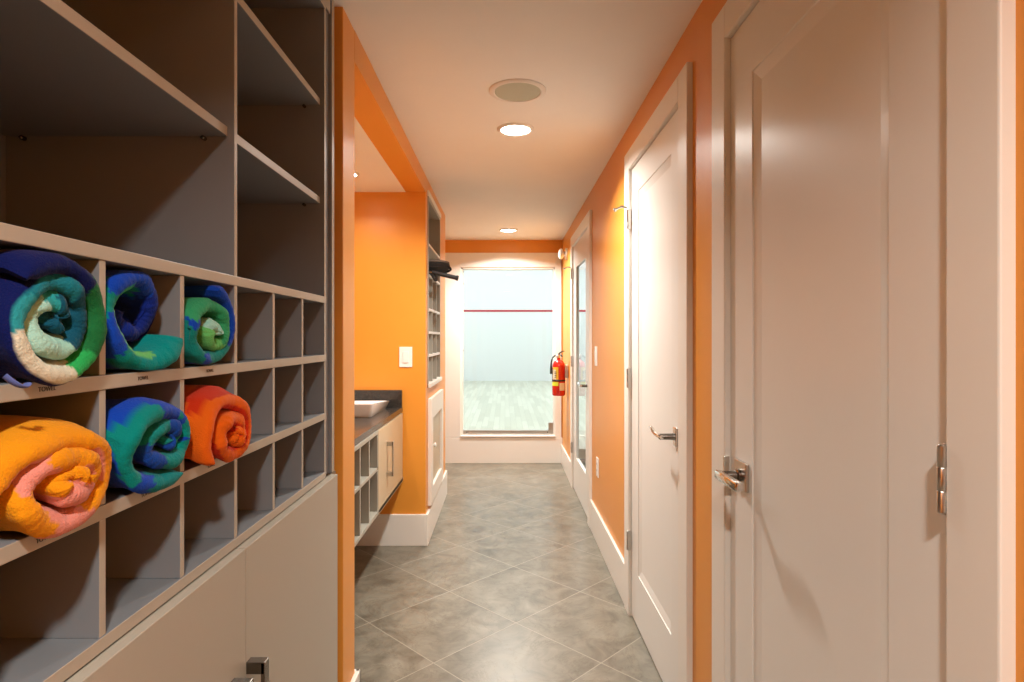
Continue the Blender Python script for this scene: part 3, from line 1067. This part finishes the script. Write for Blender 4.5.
# soft black gear pouch, flattened, with a grey lid panel
bag = thing('gear_pouch', 'squat black fabric pouch with grey top jutting from the wall cubby', 'bag', (-.45, 3.87, zs))
bm = bmesh.new()
seg = 36
rows = []
for (k_, z_) in ((.62, 0.0), (.80, .010), (.88, .018), (.84, .024), (.94, .034), (1.0, .045), (.97, .050), (1.02, .058), (1.03, .070), (.98, .076)):
    rows.append([bm.verts.new((-.475 + .115 * k_ * math.cos(2 * math.pi * i / seg) * (1 + .03 * math.sin(3 * i + z_ * 90)),
                               3.84 + .115 * k_ * math.sin(2 * math.pi * i / seg) * (1 + .03 * math.sin(5 * i + z_ * 60)), zs + .001 + z_)) for i in range(seg)])
for r0, r1 in zip(rows, rows[1:]):
    for i in range(seg):
        j = (i + 1) % seg
        bm.faces.new((r0[i], r0[j], r1[j], r1[i]))
bm.faces.new(rows[0][::-1]); bm.faces.new(rows[-1])
obj('body', bm, M['black'], bag, True)
bm = bmesh.new()
lathe(bm, (-.475, 3.84, zs + .0765), (0, 0, 1), [(.113, 0), (.117, .004), (.114, .012), (.100, .016), (.05, .018)], 36)
obj('lid', bm, M['grey_cloth'], bag, True, label='flat grey lid')
bm = bmesh.new()
tube(bm, arc((-.372, 3.80, zs + .06), (-.318, 3.84, zs + .035), (-.392, 3.86, zs + .024), 10), .007, 8)
obj('strap', bm, M['black'], bag, True)

rq = thing('racquet', 'black racquet handle sticking out of the wall cubby below the pouch', 'racquet', (-.42, 3.74, zs))
zc = zs + .012                                            # rests on the shelf edge, butt end drooping
bm = bmesh.new()
tube(bm, [(-.455, 3.714, zc - .004), (-.305, 3.716, zc - .038)], [.0125, .0140], 8)
lathe(bm, (-.308, 3.716, zc - .0375), (1, 0, -.22), [(.0140, 0), (.0168, .004), (.0168, .016), (.013, .018)], 8)
obj('grip', bm, M['black_rubber'], rq, True)
bm = bmesh.new()
tube(bm, [(-.452, 3.714, zc - .004), (-.50, 3.714, zc + .004), (-.60, 3.714, zc + .010)], [.008, .007, .006], 8)
obj('shaft', bm, M['dark_steel'], rq, True)
bm = bmesh.new()
tube(bm, arc((-.43, 3.712, zc - .010), (-.42, 3.720, zc - .095), (-.456, 3.712, zc - .018), 12), .008, 8)
obj('wrist_loop', bm, M['black'], rq, True)

# low white framed cabinet door in the partition
lc = thing('access_door', 'low white framed cupboard door with round knob below the wall cubby', 'cupboard', (XL, 4.05, .3))
bm = bmesh.new()
ly0, ly1, lz0, lz1 = 3.70, 4.42, .21, .875
for d in ((ly0, ly0 + .10, lz0, lz1), (ly1 - .10, ly1, lz0, lz1), (ly0 + .10, ly1 - .10, lz1 - .13, lz1), (ly0 + .10, ly1 - .10, lz0, lz0 + .10)):
    box(bm, XL, XL + .022, *d, .002)
obj('frame', bm, M['trim'], lc)
boxo('panel', M['vanity_door'], (XL, XL + .006, ly0 + .10, ly1 - .10, lz0 + .10, lz1 - .13), lc, label='beige recessed panel')
bm = bmesh.new(); lathe(bm, (XL + .006, 3.86, .56), (1, 0, 0), [(.008, 0), (.007, .010), (.016, .018), (.016, .026), (.008, .030)], 18)
obj('knob', bm, M['plate'], lc, True)

# ------------------------------------------------------------------ fire extinguisher and alarm on the far right wall
ex, ey, ez = .492, 5.45, .727
fe = thing('fire_extinguisher', 'red fire extinguisher hung on the right wall by the glass', 'fire extinguisher', (ex, ey, ez))
bm = bmesh.new()
R_ = .060
lathe(bm, (ex, ey, ez), (0, 0, 1), [(R_ * .86, 0), (R_ * .97, .006), (R_, .018), (R_, .265), (R_ * .93, .290), (R_ * .72, .312), (R_ * .45, .326), (.017, .332), (.017, .345)], 36)
obj('cylinder', bm, M['red'], fe, True)
bm = bmesh.new(); lathe(bm, (ex, ey, ez + .345), (0, 0, 1), [(.018, 0), (.018, .012), (.014, .014), (.014, .034), (.009, .038)], 18)
obj('valve', bm, M['chrome'], fe, True)
bm = bmesh.new(); tube(bm, arc((ex + .005, ey - .005, ez + .372), (ex + .012, ey - .05, ez + .380), (ex + .018, ey - .105, ez + .362), 8), .008, 8, (1.3, .5))
obj('carry_handle', bm, M['black_rubber'], fe, True)
bm = bmesh.new(); tube(bm, arc((ex + .005, ey - .0, ez + .384), (ex + .02, ey - .05, ez + .408), (ex + .035, ey - .105, ez + .408), 8), .008, 8, (1.3, .5))
obj('squeeze_lever', bm, M['black_rubber'], fe, True)
bm = bmesh.new(); lathe(bm, (ex - .012, ey - .006, ez + .362), (-.4, -1, 0), [(.014, 0), (.014, .012), (.011, .014)], 18)
obj('gauge', bm, M['plate'], fe, True)
bm = bmesh.new()
pts = arc((ex - .010, ey, ez + .368), (ex - .060, ey - .02, ez + .375), (ex - .070, ey - .025, ez + .300), 8) + arc((ex - .071, ey - .025, ez + .285), (ex - .073, ey - .02, ez + .24), (ex - .070, ey - .015, ez + .20), 6)
tube(bm, pts, [.0075] * 9 + [.008, .009, .010, .011, .0115, .012, .012], 10)
obj('hose', bm, M['black_rubber'], fe, True)


def sticker(name, mat, a0, a1, z0, z1, parent, rad=R_ + .0006):
    bm_ = bmesh.new()
    n = 14
    lo = [bm_.verts.new((ex + rad * math.cos(math.radians(a0 + (a1 - a0) * i / n)), ey + rad * math.sin(math.radians(a0 + (a1 - a0) * i / n)), ez + z0)) for i in range(n + 1)]
    hi = [bm_.verts.new((v_.co.x, v_.co.y, ez + z1)) for v_ in lo]
    for i in range(n):
        bm_.faces.new((lo[i], lo[i + 1], hi[i + 1], hi[i]))
    return obj(name, bm_, mat, parent, True)


sticker('label', M['yellow_label'], 205, 262, .150, .262, fe)['label'] = 'yellow instruction label'
sticker('label', M['cream_label'], 196, 238, .150, .240, fe, R_ + .0010)['label'] = 'white half of the instruction label'
sticker('label', M['lime_label'], 185, 262, .092, .128, fe)['label'] = 'lime yellow inspection label'
sticker('label', M['cream_label'], 272, 325, .050, .118, fe)['label'] = 'cream inspection tag'
for zz in (.215, .20, .185, .17):
    sticker('label_line', M['ink'], 226, 246, zz, zz + .006, fe, R_ + .0014)
bm = bmesh.new(); lathe(bm, (ex, ey, ez + .132), (0, 0, 1), [(R_ + .0004, 0), (R_ + .002, .002), (R_ + .002, .013), (R_ + .0004, .015)], 36)
obj('strap', bm, M['black_rubber'], fe, True)
boxo('bracket', M['plate'], (ex + R_ - .006, XR, ey - .012, ey + .012, ez + .16, ez + .28), fe, .002)

al = thing('wall_alarm', 'white round alarm sounder high on the right wall near the glass', 'alarm', (XR, 5.50, 2.03))
bm = bmesh.new(); lathe(bm, (XR, 5.50, 2.03), (-1, 0, 0), [(.055, 0), (.055, .012), (.047, .018)], 28)
obj('base', bm, M['plate'], al, True)
bm = bmesh.new(); lathe(bm, (XR - .018, 5.50, 2.03), (-1, 0, 0), [(.022, 0), (.022, .018), (.045, .026), (.050, .040), (.047, .052), (.034, .060), (.012, .064)], 28)
obj('horn', bm, M['plate'], al, True)
